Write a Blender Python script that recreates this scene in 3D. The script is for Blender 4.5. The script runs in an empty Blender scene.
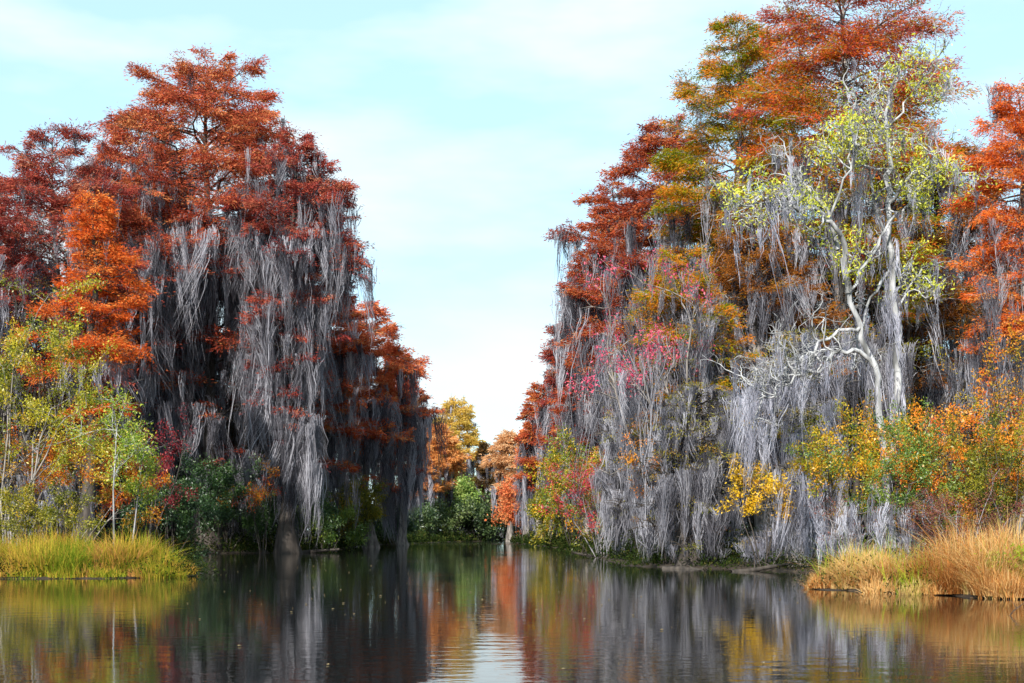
import bpy, math, time
import numpy as np
from mathutils import Vector

SC = bpy.context.scene
COL = SC.collection
R = math.radians
F = 1400.0; HOR = 530.0; CAMZ = 1.25          # focal length in pixels, horizon row, eye height in a boat


# ------------------------------------------------------------------ small helpers
def lin(h):
    v = np.array([int(h[i:i + 2], 16) / 255 for i in (0, 2, 4)])
    return tuple(np.where(v <= 0.04045, v / 12.92, ((v + 0.055) / 1.055) ** 2.4))


def wx(px, Y):
    return (px - 512.0) / F * Y


def wz(py, Y):
    return CAMZ + (HOR - py) / F * Y


def unit(v):
    return v / np.maximum(np.linalg.norm(v, axis=-1, keepdims=True), 1e-9)


class Buf:
    """Quads with a per-vertex tint, gathered in numpy and linked as one mesh."""
    def __init__(self):
        self.v, self.q, self.t, self.m, self.n = [], [], [], [], 0

    def add(self, v, q, t, m=0):
        if len(v) == 0:
            return
        self.v.append(np.asarray(v, np.float32)); self.q.append(np.asarray(q, np.int32) + self.n)
        self.t.append(np.broadcast_to(np.asarray(t, np.float32), (len(v),)).copy())
        self.m.append(np.full(len(q), m, np.int32)); self.n += len(v)

    def build(self, name, mats, parent=None, loc=(0, 0, 0), smooth=False):
        me = bpy.data.meshes.new(name)
        v = np.concatenate(self.v) - np.asarray(loc, np.float32)
        q = np.concatenate(self.q); t = np.concatenate(self.t); m = np.concatenate(self.m)
        me.vertices.add(len(v)); me.vertices.foreach_set('co', v.ravel())
        me.loops.add(q.size); me.loops.foreach_set('vertex_index', q.ravel())
        me.polygons.add(len(q)); me.polygons.foreach_set('loop_start', np.arange(0, q.size, 4, dtype=np.int32))
        a = me.attributes.new('tint', 'FLOAT', 'POINT'); a.data.foreach_set('value', t)
        if not isinstance(mats, (list, tuple)):
            mats = [mats]
        for x in mats:
            me.materials.append(x)
        me.polygons.foreach_set('material_index', m)
        if smooth:
            me.polygons.foreach_set('use_smooth', np.ones(len(q), bool))
        me.update(calc_edges=True)
        o = bpy.data.objects.new(name, me); COL.objects.link(o)
        if parent is not None:
            o.parent = parent
        else:
            o.location = loc
        return o


def tube(buf, pts, rad, sides=6, tint=0.5, m=0):
    pts = np.asarray(pts, float); n = len(pts)
    rad = np.broadcast_to(np.asarray(rad, float), (n,))
    d = unit(np.gradient(pts, axis=0))
    ref = np.array([0., 0., 1.]) if abs(d[0][2]) < 0.8 else np.array([1., 0., 0.])
    a = unit(np.cross(d, ref)); b = np.cross(d, a)
    th = np.linspace(0, 2 * np.pi, sides, endpoint=False)
    v = pts[:, None] + rad[:, None, None] * (a[:, None] * np.cos(th)[None, :, None] + b[:, None] * np.sin(th)[None, :, None])
    i = np.arange(n - 1)[:, None] * sides; j = np.arange(sides)[None]; k = (j + 1) % sides
    q = np.stack([i + j, i + k, i + sides + k, i + sides + j], -1).reshape(-1, 4)
    buf.add(v.reshape(-1, 3), q, tint, m)


def leaves(buf, rng, pos, dirs, ln, wd, tint, m=0, fold=0.0):
    """Rhombic leaf blades: pos base, dirs long axis."""
    n = len(pos)
    if n == 0:
        return
    d = unit(dirs); side = unit(np.cross(d, rng.normal(size=(n, 3))))
    ln = np.broadcast_to(ln, (n,))[:, None]; wd = np.broadcast_to(wd, (n,))[:, None]
    mid = pos + d * ln * 0.5
    up = np.cross(side, d) * ln * fold
    v = np.stack([pos, mid - side * wd * 0.5 + up, pos + d * ln, mid + side * wd * 0.5 + up], 1)
    q = np.arange(n * 4).reshape(n, 4)
    buf.add(v.reshape(-1, 3), q, np.repeat(np.broadcast_to(tint, (n,)), 4), m)


MK = 4
MPROF = np.array([0.75, 1.0, 0.85, 0.5, 0.06])


def strands(buf, rng, pos, ln, wd, tint, m=0, wave=0.02, pull=None, drape=None):
    """Hanging moss threads: slim tapering ribbons that fall, wander and twist."""
    n = len(pos)
    if n == 0:
        return
    s = np.linspace(0, 1, MK + 1)
    off = rng.normal(size=(n, MK + 1, 2)) * wave
    off[:, 0] = 0; off = np.cumsum(off, 1) * np.minimum(ln, 1.8)[:, None, None]
    c = np.empty((n, MK + 1, 3))
    c[..., :2] = pos[:, None, :2] + off
    if drape is not None:
        c[..., :2] += drape * ln[:, None, None]
    if pull is not None:
        c[..., :2] += pull[:, None, :] * (s ** 1.5)[None, :, None]
    c[..., 2] = pos[:, None, 2] - ln[:, None] * s[None]
    yaw = rng.uniform(0, np.pi, n)[:, None] + s[None] * rng.normal(size=n)[:, None] * 1.2
    w = wd[:, None] * MPROF[None] * 0.5 * rng.uniform(.6, 1.25, (n, MK + 1))
    dx = np.stack([np.cos(yaw) * w, np.sin(yaw) * w, np.zeros_like(w)], -1)
    v = np.stack([c - dx, c + dx], 2).reshape(-1, 3)
    base = (np.arange(n) * (MK + 1) * 2)[:, None] + (np.arange(MK) * 2)[None]
    q = np.stack([base, base + 1, base + 3, base + 2], -1).reshape(-1, 4)
    buf.add(v, q, np.repeat(tint, (MK + 1) * 2), m)


def beards(buf, rng, roots, L, spread, nst, wd, axis=None, m=0, zmin=0.12):
    """Each root carries one beard: many threads, longest in its middle, drawn together towards the tip."""
    n = len(roots)
    if n == 0:
        return
    nst = np.maximum(2, np.broadcast_to(nst, (n,)).astype(int))
    rep = np.repeat(np.arange(n), nst)
    k = len(rep)
    a = rng.normal(size=k)
    if axis is None:
        axis = unit(np.c_[rng.normal(size=(n, 2)), np.zeros(n)])
    ax = axis[rep] * (a * spread[rep])[:, None]
    ax += rng.normal(size=(k, 3)) * (spread[rep] * 0.3)[:, None] * np.array([1, 1, .25])
    pos = roots[rep] + ax
    ln = L[rep] * np.exp(-0.5 * a * a) * rng.uniform(.35, 1.08, k)
    # long beards break into tiers: some threads start further down
    drop = rng.uniform(0, .55, k) * (rng.random(k) < .5)
    pos[:, 2] -= drop * L[rep]
    pos[:, :2] -= ax[:, :2] * (drop * 0.7)[:, None]
    ln = np.minimum(ln, pos[:, 2] - zmin - rng.uniform(0, .5, k) * np.minimum(1, L[rep]))
    ok = ln > 0.08
    slant = rng.normal(size=(n, 2)) * .11 * L[:, None]
    tint = np.clip(rng.normal(.5, .36, n)[rep] + rng.normal(0, .14, k), 0, 1)
    strands(buf, rng, pos[ok], ln[ok], (wd * rng.uniform(.5, 1.6, k))[ok], tint[ok], m, drape=np.cumsum(rng.normal(size=(n, MK + 1, 2)) * np.array([0, 1, 1, 1, 1])[None, :, None] * .05, 1)[rep][ok],
            pull=(-ax[:, :2] * .85 + slant[rep] * (ln / np.maximum(L[rep], .1))[:, None])[ok])


# ------------------------------------------------------------------ materials
def ramp_mat(name, hexes, transl=0.3, rough=0.6, gain=1.0, spec=0.0, scale=1.3):
    """Plant matter: the blade's own tint and a soft noise pick a colour; part of the light shines through."""
    mt = bpy.data.materials.new(name); mt.use_nodes = True
    nt = mt.node_tree; nd = nt.nodes; lk = nt.links; nd.clear()
    out = nd.new('ShaderNodeOutputMaterial')
    at = nd.new('ShaderNodeAttribute'); at.attribute_name = 'tint'
    ge = nd.new('ShaderNodeTexCoord')
    nz = nd.new('ShaderNodeTexNoise'); nz.inputs['Scale'].default_value = scale; nz.inputs['Detail'].default_value = 1
    lk.new(ge.outputs['Object'], nz.inputs['Vector'])
    ma = nd.new('ShaderNodeMath'); ma.operation = 'MULTIPLY_ADD'; ma.inputs[1].default_value = 0.5; ma.inputs[2].default_value = -0.25
    lk.new(nz.outputs['Fac'], ma.inputs[0])
    ad = nd.new('ShaderNodeMath'); ad.operation = 'ADD'; ad.use_clamp = True
    lk.new(at.outputs['Fac'], ad.inputs[0]); lk.new(ma.outputs[0], ad.inputs[1])
    cr = nd.new('ShaderNodeValToRGB'); el = cr.color_ramp.elements
    while len(el) > 1:
        el.remove(el[-1])
    for i, h in enumerate(hexes):
        p = i / max(1, len(hexes) - 1)
        e = el[0] if i == 0 else el.new(p)
        e.position = p; e.color = tuple(min(1, c * gain) for c in lin(h)) + (1,)
    lk.new(ad.outputs[0], cr.inputs['Fac'])
    df = nd.new('ShaderNodeBsdfDiffuse'); tr = nd.new('ShaderNodeBsdfTranslucent')
    mx = nd.new('ShaderNodeMixShader'); mx.inputs[0].default_value = transl
    lk.new(cr.outputs[0], df.inputs[0]); lk.new(cr.outputs[0], tr.inputs[0])
    lk.new(df.outputs[0], mx.inputs[1]); lk.new(tr.outputs[0], mx.inputs[2])
    last = mx
    if spec > 0:
        gl = nd.new('ShaderNodeBsdfGlossy'); gl.inputs['Roughness'].default_value = 0.45
        m2 = nd.new('ShaderNodeMixShader'); m2.inputs[0].default_value = spec
        lk.new(mx.outputs[0], m2.inputs[1]); lk.new(gl.outputs[0], m2.inputs[2]); last = m2
    lk.new(last.outputs[0], out.inputs[0])
    return mt


def bark_mat(name, dark, light, scale=6.0, bump=0.4):
    mt = bpy.data.materials.new(name); mt.use_nodes = True
    nt = mt.node_tree; nd = nt.nodes; lk = nt.links
    bs = nd['Principled BSDF']; bs.inputs['Roughness'].default_value = 0.85
    tc = nd.new('ShaderNodeTexCoord'); mp = nd.new('ShaderNodeMapping'); mp.inputs['Scale'].default_value = (1, 1, .22)
    nz = nd.new('ShaderNodeTexNoise'); nz.inputs['Scale'].default_value = scale; nz.inputs['Detail'].default_value = 5
    cr = nd.new('ShaderNodeValToRGB')
    cr.color_ramp.elements[0].position = .35; cr.color_ramp.elements[0].color = lin(dark) + (1,)
    cr.color_ramp.elements[1].position = .68; cr.color_ramp.elements[1].color = lin(light) + (1,)
    bp = nd.new('ShaderNodeBump'); bp.inputs['Strength'].default_value = bump; bp.inputs['Distance'].default_value = 0.05
    lk.new(tc.outputs['Object'], mp.inputs[0]); lk.new(mp.outputs[0], nz.inputs['Vector'])
    lk.new(nz.outputs['Fac'], cr.inputs[0]); lk.new(cr.outputs[0], bs.inputs['Base Color'])
    lk.new(nz.outputs['Fac'], bp.inputs['Height']); lk.new(bp.outputs[0], bs.inputs['Normal'])
    return mt


G = 1.0
M = dict(
    rust=ramp_mat('rust_needles', ['5a2822', '963f2c', 'b85a36', 'c4844e'], .35),
    red=ramp_mat('dark_red_needles', ['642a2e', '903e38', 'ac5040', 'bc7c5e'], .35),
    crown1=ramp_mat('russet_needles', ['722e2c', 'a04836', 'ba5a3c', 'c88a58'], .35),
    orange=ramp_mat('bright_orange_needles', ['9c4020', 'ca5826', 'dc7030', 'de9a54'], .4),
    olive=ramp_mat('olive_gold_needles', ['5e6a14', '8a8a1c', 'b4801c', 'cc7224', 'cc8a30'], .38),
    flame=ramp_mat('flame_needles', ['7a7a1c', 'b07c24', 'cc6c24', 'c4562a', 'ac4436', '9c4e4a'], .38),
    brown=ramp_mat('brown_gold_needles', ['5a4020', '865024', 'a06028', '987626'], .35),
    salmon=ramp_mat('salmon_needles', ['9a4434', 'c65e3e', 'd8784a', 'd89c66'], .38),
    gold=ramp_mat('golden_needles', ['a48c34', 'ccaa4c', 'd8bc66', 'd8a860'], .42),  # golden, peach and amber needles: hazy bright light painted in as paler colour
    peach=ramp_mat('peach_needles', ['b88050', 'd4a070', 'deb488', 'e4c49c'], .42),
    amber=ramp_mat('amber_needles', ['a86438', 'cc8448', 'd89a5c', 'e0b078'], .42),
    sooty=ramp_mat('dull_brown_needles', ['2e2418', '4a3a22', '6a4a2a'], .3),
    yellowgreen=ramp_mat('yellow_green_leaves', ['4e5c16', '868a1c', 'bcae28', 'bc8a26'], .4, spec=.04),
    lime=ramp_mat('pale_lime_leaves', ['8ea022', 'b8c034', 'd8d440', 'e0d45c'], .42, spec=.04),
    saplinggreen=ramp_mat('sapling_leaves', ['56781e', '7e982a', 'a4ac34', 'c4b040'], .4, spec=.04),
    autumnmix=ramp_mat('orange_and_yellow_leaves', ['6f7a1c', 'b08a1e', 'd88a1e', 'd05a1c', '9c3a1c'], .38, spec=.03),
    green=ramp_mat('green_leaves', ['1f3a16', '38581e', '557426', '7c8c2c'], .32, spec=.05),
    darkgreen=ramp_mat('dark_green_leaves', ['18301a', '284524', '3c5a28', '566e34'], .3, spec=.05),
    bluegreen=ramp_mat('blue_green_leaves', ['24381e', '384e2a', '566a3c', '7c8a50'], .32, spec=.05),
    palegreen=ramp_mat('pale_green_leaves', ['5c7c38', '7c9c48', '9cb45a', 'b8c470'], .4, spec=.03),
    oliveshrub=ramp_mat('olive_leaves', ['4c5416', '7a7a1e', 'a4962a', 'b8862a'], .36, spec=.03),
    magenta=ramp_mat('crimson_leaves', ['a02c4a', 'd04068', 'e0607e', 'd05a54'], .42, spec=.03),
    crimsonmix=ramp_mat('crimson_and_olive_leaves', ['5e6a1c', '90862a', 'b04838', 'c83a52', 'a82a44'], .38, spec=.03),
    darkcrimson=ramp_mat('deep_crimson_leaves', ['4a141c', '7a1c28', '9c2c30'], .35, spec=.03),
    yellow=ramp_mat('butter_yellow_leaves', ['b08a1a', 'd8ac1e', 'ecc62a', 'e6a824'], .42, spec=.04),
    goldshrub=ramp_mat('gold_and_green_leaves', ['5a701a', '8a961e', 'ccaa20', 'e4a828', 'dc8a1e'], .4, spec=.04),
    orangeshrub=ramp_mat('orange_gold_leaves', ['6e6a1a', 'd0881e', 'eca024', 'e8801e', 'c8601e'], .4, spec=.04),
    purple=ramp_mat('dull_purple_leaves', ['4a3a30', '6a4440', '8a5248', '7a7230'], .34),
    moss=ramp_mat('spanish_moss', ['4a4950', '706f78', '94939c', 'b6b5be'], .42, scale=.6),
    mossdim=ramp_mat('shaded_brown_moss', ['302e2c', '46433f', '5a5653', '6e6a6a'], .42, scale=.6),  # browner moss of the wood behind, its inner shade darkened into the colour
    mosspale=ramp_mat('lit_pale_moss', ['5e5e68', '868692', 'a6a6b4', 'c6c6d2'], .42, scale=.6),  # lighter copy of the moss, bright light painted into its colour
    sedge=ramp_mat('green_gold_sedge', ['5a701c', '84902a', 'b09c38', 'bc9040', 'b88450'], .35, scale=.9),
    straw=ramp_mat('straw_orange_grass', ['8a5228', 'bc7c40', 'd0a062', 'dcb884', 'b0a050'], .35, scale=.9),
    reed=ramp_mat('green_reed', ['5a7a1c', '86a02a', 'b0b43a'], .35),
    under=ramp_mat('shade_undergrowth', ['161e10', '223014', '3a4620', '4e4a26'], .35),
    bark=bark_mat('cypress_bark', '4a4440', '98908a'),
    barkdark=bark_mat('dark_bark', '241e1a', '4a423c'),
    barkwhite=bark_mat('white_bark', '565656', 'b4b4b6', 5, .7),
    barkpale=bark_mat('pale_twig_bark', '6f6a6c', '9c989c', 9, .2),
)


def thing(name, label, cat, loc, group=None):
    o = bpy.data.objects.new(name, None); COL.objects.link(o)
    o.empty_display_size = 0.3
    o.location = loc; o['label'] = label; o['category'] = cat
    if group:
        o['group'] = group
    return o


def mark(o, label=None, cat=None, group=None, kind=None):
    for k, v in (('label', label), ('category', cat), ('group', group), ('kind', kind)):
        if v:
            o[k] = v


# ------------------------------------------------------------------ ground and water
CHANNEL = np.array([(-400, 33), (-60, 34), (-13, 35.6), (-9.2, 36.3), (-8.35, 37.2), (-8.8, 40), (-10.5, 44), (-13, 52), (-16, 62), (-17.3, 71),
                    (-15, 75), (-11.6, 77), (-11.0, 85), (-11.4, 100), (-10.8, 115), (-9.4, 127), (-8.3, 138), (-6, 150), (-2.8, 157),
                    (-.7, 160), (.2, 150), (.7, 130), (1.4, 120), (3.1, 97), (3.6, 67), (4.1, 47.5), (7.0, 44.2), (8.7, 41.5), (8.9, 38),
                    (7.3, 33), (6.3, 29.6), (6.9, 28), (9, 25.3), (14, 24.2), (60, 22), (400, 20), (400, -400), (-400, -400)], float)


def land(x, y):
    """Signed distance to the waterline: positive on land."""
    p = np.stack([x, y], -1); a = CHANNEL; b = np.roll(a, -1, 0)
    d2 = np.full(x.shape, 1e18); inside = np.zeros(x.shape, bool)
    for (x0, y0), (x1, y1) in zip(a, b):
        e = np.array([x1 - x0, y1 - y0]); w = p - np.array([x0, y0])
        t = np.clip((w @ e) / (e @ e), 0, 1)
        d2 = np.minimum(d2, ((w - t[..., None] * e) ** 2).sum(-1))
        c = ((y0 > y) != (y1 > y))
        with np.errstate(divide='ignore', invalid='ignore'):
            xi = (x1 - x0) * (y - y0) / (y1 - y0 if y1 != y0 else 1e-9) + x0
        inside ^= c & (x < xi)
    return np.sqrt(d2) * np.where(inside, -1, 1)


def ground_z(x, y):
    x = np.asarray(x, float); y = np.asarray(y, float)
    d = land(x, y) + .13 * np.sin(x * 1.7 + np.sin(y * .9) * 2) + .1 * np.sin(y * 2.3 + x * .6)
    z = np.where(d > 0, .03 + np.minimum(d, 6) * .03 + .02 * np.sin(x * 2.1) * np.sin(y * 1.9), np.maximum(-1.6, -.12 + d * .3))
    return z


def gz(x, y):
    return float(ground_z(np.array([x]), np.array([y]))[0])


def make_ground():
    xs = np.concatenate([[-3000, -900, -300, -120, -80], np.arange(-60, 60.1, .5), [80, 120, 300, 900, 3000]])
    ys = np.concatenate([[-3000, -600, -100, 0], np.arange(16, 185, .5), [200, 240, 320, 600, 1500, 3000]])
    X, Y = np.meshgrid(xs, ys, indexing='ij')
    Z = ground_z(X, Y)
    b = Buf(); n = len(ys)
    i = (np.arange(len(xs) - 1)[:, None] * n + np.arange(n - 1)[None]).ravel()
    b.add(np.stack([X, Y, Z], -1).reshape(-1, 3), np.stack([i, i + n, i + n + 1, i + 1], -1), .5)
    mt = bpy.data.materials.new('peat_and_leaf_litter'); mt.use_nodes = True
    nd = mt.node_tree.nodes; lk = mt.node_tree.links; bs = nd['Principled BSDF']; bs.inputs['Roughness'].default_value = .9
    tc = nd.new('ShaderNodeTexCoord'); nz = nd.new('ShaderNodeTexNoise'); nz.inputs['Scale'].default_value = 3; nz.inputs['Detail'].default_value = 8
    cr = nd.new('ShaderNodeValToRGB')
    cr.color_ramp.elements[0].position = .35; cr.color_ramp.elements[0].color = lin('231a12') + (1,)
    cr.color_ramp.elements[1].position = .7; cr.color_ramp.elements[1].color = lin('3c3022') + (1,)
    bp = nd.new('ShaderNodeBump'); bp.inputs['Distance'].default_value = .1
    lk.new(tc.outputs['Object'], nz.inputs['Vector']); lk.new(nz.outputs['Fac'], cr.inputs[0]); lk.new(cr.outputs[0], bs.inputs['Base Color'])
    lk.new(nz.outputs['Fac'], bp.inputs['Height']); lk.new(bp.outputs[0], bs.inputs['Normal'])
    o = b.build('ground', mt, smooth=True); mark(o, 'low peaty swamp ground and banks under the trees', 'ground', kind='structure')

    w = Buf(); s = 3000
    w.add([(-s, -s, 0), (s, -s, 0), (s, s, 0), (-s, s, 0)], [(0, 1, 2, 3)], .5)
    mt = bpy.data.materials.new('dark_tannin_water'); mt.use_nodes = True
    nd = mt.node_tree.nodes; lk = mt.node_tree.links; bs = nd['Principled BSDF']
    bs.inputs['Base Color'].default_value = (.010, .011, .010, 1); bs.inputs['Roughness'].default_value = .03
    bs.inputs['IOR'].default_value = 1.33
    tc = nd.new('ShaderNodeTexCoord')
    mp = nd.new('ShaderNodeMapping'); mp.inputs['Scale'].default_value = (.55, 1.0, 1)
    n1 = nd.new('ShaderNodeTexNoise'); n1.inputs['Scale'].default_value = 3.2; n1.inputs['Detail'].default_value = 3; n1.inputs['Roughness'].default_value = .5
    n2 = nd.new('ShaderNodeTexNoise'); n2.inputs['Scale'].default_value = .12; n2.inputs['Detail'].default_value = 2
    mr = nd.new('ShaderNodeMapRange'); mr.inputs[1].default_value = .42; mr.inputs[2].default_value = .66; mr.inputs[3].default_value = .35; mr.inputs[4].default_value = 1.0
    bp = nd.new('ShaderNodeBump'); bp.inputs['Distance'].default_value = .0065
    lk.new(tc.outputs['Object'], mp.inputs[0]); lk.new(mp.outputs[0], n1.inputs['Vector']); lk.new(tc.outputs['Object'], n2.inputs['Vector'])
    sx = nd.new('ShaderNodeSeparateXYZ'); lk.new(tc.outputs['Object'], sx.inputs[0])
    far = nd.new('ShaderNodeMapRange'); far.inputs[1].default_value = 112; far.inputs[2].default_value = 128; far.inputs[3].default_value = 0; far.inputs[4].default_value = 7
    lk.new(sx.outputs['Y'], far.inputs[0])
    sm = nd.new('ShaderNodeMath'); lk.new(mr.outputs[0], sm.inputs[0]); lk.new(far.outputs[0], sm.inputs[1])
    lk.new(n2.outputs['Fac'], mr.inputs[0]); lk.new(sm.outputs[0], bp.inputs['Strength'])
    lk.new(n1.outputs['Fac'], bp.inputs['Height']); lk.new(bp.outputs[0], bs.inputs['Normal'])
    o = w.build('water', mt); mark(o, 'dark still blackwater channel reflecting the trees', 'water', kind='structure')


# ------------------------------------------------------------------ cypresses
def cypress(label, px, Y, top, prof, leafmat, seed, limbs=55, fol=((0, .25), (.45, .55), (.7, 1)), moss=((0, 1), (.6, .8), (1, .1)),
            mossL=3.0, dens=1.0, mossd=1.0, tintgrad=0.0, tint0=.5, tintvar=.2, mossmat='moss', lean=0.0, low=None, bark='bark',
            lf=1.0, group='moss draped cypresses along the banks', name='cypress_tree', side=1.0):
    """prof: (pixel row, crown radius in pixels at that row), top down."""
    rng = np.random.default_rng(seed)
    s = Y / F
    X = wx(px, Y); z0 = gz(X, Y); H = wz(top, Y) - z0
    root = thing(name, label, 'tree', (X, Y, z0), group)
    base = np.array([X, Y, z0])
    wood, folb, mosb = Buf(), Buf(), Buf()
    # trunk, flared where it stands in the wet
    k = 12; hh = np.linspace(0, 1, k); hh[0] = -.02
    wob = np.cumsum(rng.normal(size=(k, 2)) * .12, 0); wob -= wob[0]
    tp = np.c_[X + wob[:, 0] + lean * hh * H, Y + wob[:, 1], z0 + hh * H * .97]
    r0 = .13 + H * .011
    tr = r0 * (1 - hh) ** .8 + .02 + r0 * 1.1 * np.exp(-hh * H / 1.1)
    tube(wood, tp, tr, 9, .5)
    pr = np.array(prof, float)
    zz = np.array([wz(p, Y) for p in pr[:, 0]]) - z0; rr = pr[:, 1] * s * np.interp(zz / H, [.3, .7], [.88, 1.02])
    o = np.argsort(zz); zz = zz[o]; rr = rr[o]
    zlo = zz[0] if low is None else wz(low, Y) - z0
    lines_a, lines_b, lines_h, lines_r, lines_l, lines_g = [], [], [], [], [], []
    hang_p, hang_ax, hang_h, hang_l = [], [], [], []
    limbs = int(limbs * 1.25)
    hs = zlo + (H * .99 - zlo) * ((np.arange(limbs) + rng.random(limbs)) / limbs) ** .82
    az = np.arange(limbs) * 2.39996 + rng.normal(size=limbs) * .35
    # limbs bunch into ragged tiers with hollows between them
    nt = max(4, int((H - zlo) / (1.1 + .075 * H))); gap = (H - zlo) / nt
    ph = rng.uniform(0, 6.28, nt + 2); w = hs - zlo
    tier = np.round(w / gap).astype(int).clip(0, nt)
    goal = (tier + .28 * np.sin(az + ph[tier])) * gap
    hs = np.clip(zlo + np.where(rng.random(limbs) < np.interp(hs / H, [.35, .6, .75], [.65, .3, .0]), w * .3 + goal * .7, w), zlo, H * .99)
    tload = rng.uniform(.15, 1.7, (nt + 2, 3))
    for h, a, ti in zip(hs, az, tier):
        f = h / H; load = (min(3., rng.exponential(1.0) ** 1.25) + .06) * tload[ti, int((a % 6.28318) / 2.1) % 3]; lush = rng.uniform(.45, 1.3)
        L = np.interp(h, zz, rr) * rng.uniform(.55, 1.18) * (1 + (side - 1) * max(0, math.cos(a)))
        L = max(L, .012 * H + .3)
        e0 = np.interp(f, [.2, .7, .9, 1], [.12, .4, .65, 1.0]) + rng.normal() * .12
        dr = np.interp(f, [.2, .8, 1], [.35, .42, .35])
        t = np.linspace(0, 1, 7)
        st = np.array([np.interp(h / H, hh, tp[:, i]) for i in range(3)]); st[2] = z0 + h - L * (e0 - dr) * .75
        d = np.array([math.cos(a), math.sin(a), 0.])
        pts = st + d * (L * t)[:, None]
        pts[:, 2] += L * (e0 * t - dr * t * t)
        wb = np.cumsum(rng.normal(size=(7, 3)) * .035 * L, 0); wb[0] = 0; pts += wb
        rb = min(.1, .012 + .012 * L)
        tube(wood, pts, np.linspace(rb, .012, 7), 5, .5)
        nsub = int(5 + L * 3.0)
        for j in range(nsub):
            u = rng.uniform(.12, 1) ** .75
            i0 = min(5, int(u * 6)); w = u * 6 - i0
            p0 = pts[i0] * (1 - w) + pts[i0 + 1] * w
            b = a + rng.choice([-1, 1]) * rng.uniform(.3, 1.25)
            l2 = (L * rng.uniform(.16, .38) + .4) * (1.15 - .5 * u)
            ev = rng.normal(.12, .25)
            p1 = p0 + l2 * np.array([math.cos(b) * math.cos(ev), math.sin(b) * math.cos(ev), math.sin(ev)])
            lines_a.append(p0); lines_b.append(p1); lines_h.append(f); lines_r.append(u); lines_l.append(load); lines_g.append(lush)
            mid = (p0 + p1) / 2 + np.array([0, 0, .08 * l2])
            tube(wood, [p0, mid, p1], [.022, .015, .006], 3, .5)
        for u in np.linspace(.08, .95, max(3, int(L * 2.2))):
            i0 = min(5, int(u * 6)); w = u * 6 - i0
            hang_p.append(pts[i0] * (1 - w) + pts[i0 + 1] * w); hang_ax.append(d); hang_h.append(f); hang_l.append(load)
    A = np.array(lines_a); B = np.array(lines_b); Hf = np.array(lines_h); Ur = np.array(lines_r)
    fx = np.array(fol, float); prob = np.interp(Hf, fx[:, 0], fx[:, 1]) * (.55 + .75 * Ur) * np.array(lines_g)
    keep = rng.random(len(A)) < prob
    a_, b_, h_ = A[keep], B[keep], Hf[keep]; g_ = np.array(lines_g)[keep]
    if len(a_):
        ll = np.linalg.norm(b_ - a_, axis=1)
        nl = np.maximum(8, (dens * 122 * (.45 + .55 * g_) * (ll + .2) * (.054 / s) ** 1.1).astype(int))
        rep = np.repeat(np.arange(len(a_)), nl); n = len(rep)
        t = rng.random(n) ** .75 * 1.08
        dd = (b_ - a_)[rep]
        pos = a_[rep] + dd * t[:, None]
        fan = unit(np.cross(dd, [0, 0, 1.])) * (rng.normal(size=n) * (.12 + .17 * ll[rep]))[:, None]
        pos += fan + rng.normal(size=(n, 3)) * [.05, .05, .06]
        pos[:, 2] -= .25 * np.linalg.norm(fan, axis=1) - .03
        ld = unit(dd) + fan * 2.2 + rng.normal(size=(n, 3)) * .5 + [0, 0, -.35]
        lsz = np.clip(s * 3.3, .08, .36) * lf
        stray = (rng.random(n) < .12)[:, None] * rng.normal(size=(n, 3)) * [.22, .22, .16]; pos = pos + stray
        tl = rng.normal(tint0, tintvar, len(a_)) + tintgrad * (h_ - .7)
        tint = np.clip(tl[rep] + rng.normal(0, .17, n), 0, 1)
        leaves(folb, rng, pos, ld, lsz * rng.uniform(.6, 1.6, n), lsz * rng.uniform(.16, .32, n), tint)
    # moss
    hp = np.concatenate([np.array(hang_p), (A + B) / 2, B]); hx = np.concatenate([np.array(hang_ax), unit(B - A), unit(B - A)])
    hf = np.concatenate([np.array(hang_h), Hf, Hf])
    hl = np.concatenate([np.array(hang_l), np.array(lines_l), np.array(lines_l)])
    mx = np.array(moss, float)
    keep = rng.random(len(hp)) < np.interp(hf, mx[:, 0], mx[:, 1]) * .34 * mossd * hl
    hp, hx, hf, hl = hp[keep], hx[keep], hf[keep], hl[keep]
    if len(hp):
        L = mossL * np.exp(rng.normal(-.42, .55, len(hp))) * np.clip(.65 + .3 * hl, .7, 1.3) * np.interp(hf, [0, .5, .8, 1], [1.15, 1.1, .55, .3])
        L = np.minimum(L, mossL * 1.35)
        beards(mosb, rng, hp, L, .13 + .10 * L ** .7, rng.uniform(28, 64, len(hp)) * (1 if s > .045 else 1.2), np.clip(s * .5, .012, .07), unit(hx * [1, 1, .3]))
    wood.build('trunk', M[bark], root, base, True)
    if folb.n:
        folb.build('crown', M[leafmat], root, base)
    if mosb.n:
        mosb.build('hanging_moss', M[mossmat], root, base)
    return root


# ------------------------------------------------------------------ leafy shrubs and small trees
def crooked(rng, p0, d, L, n, wig, grav=0.0):
    pts = [np.array(p0, float)]; d = unit(np.array(d, float)); st = L / n
    for _ in range(n):
        d = unit(d + rng.normal(size=3) * wig + np.array([0, 0, grav]))
        pts.append(pts[-1] + d * st)
    return np.array(pts)


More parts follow.
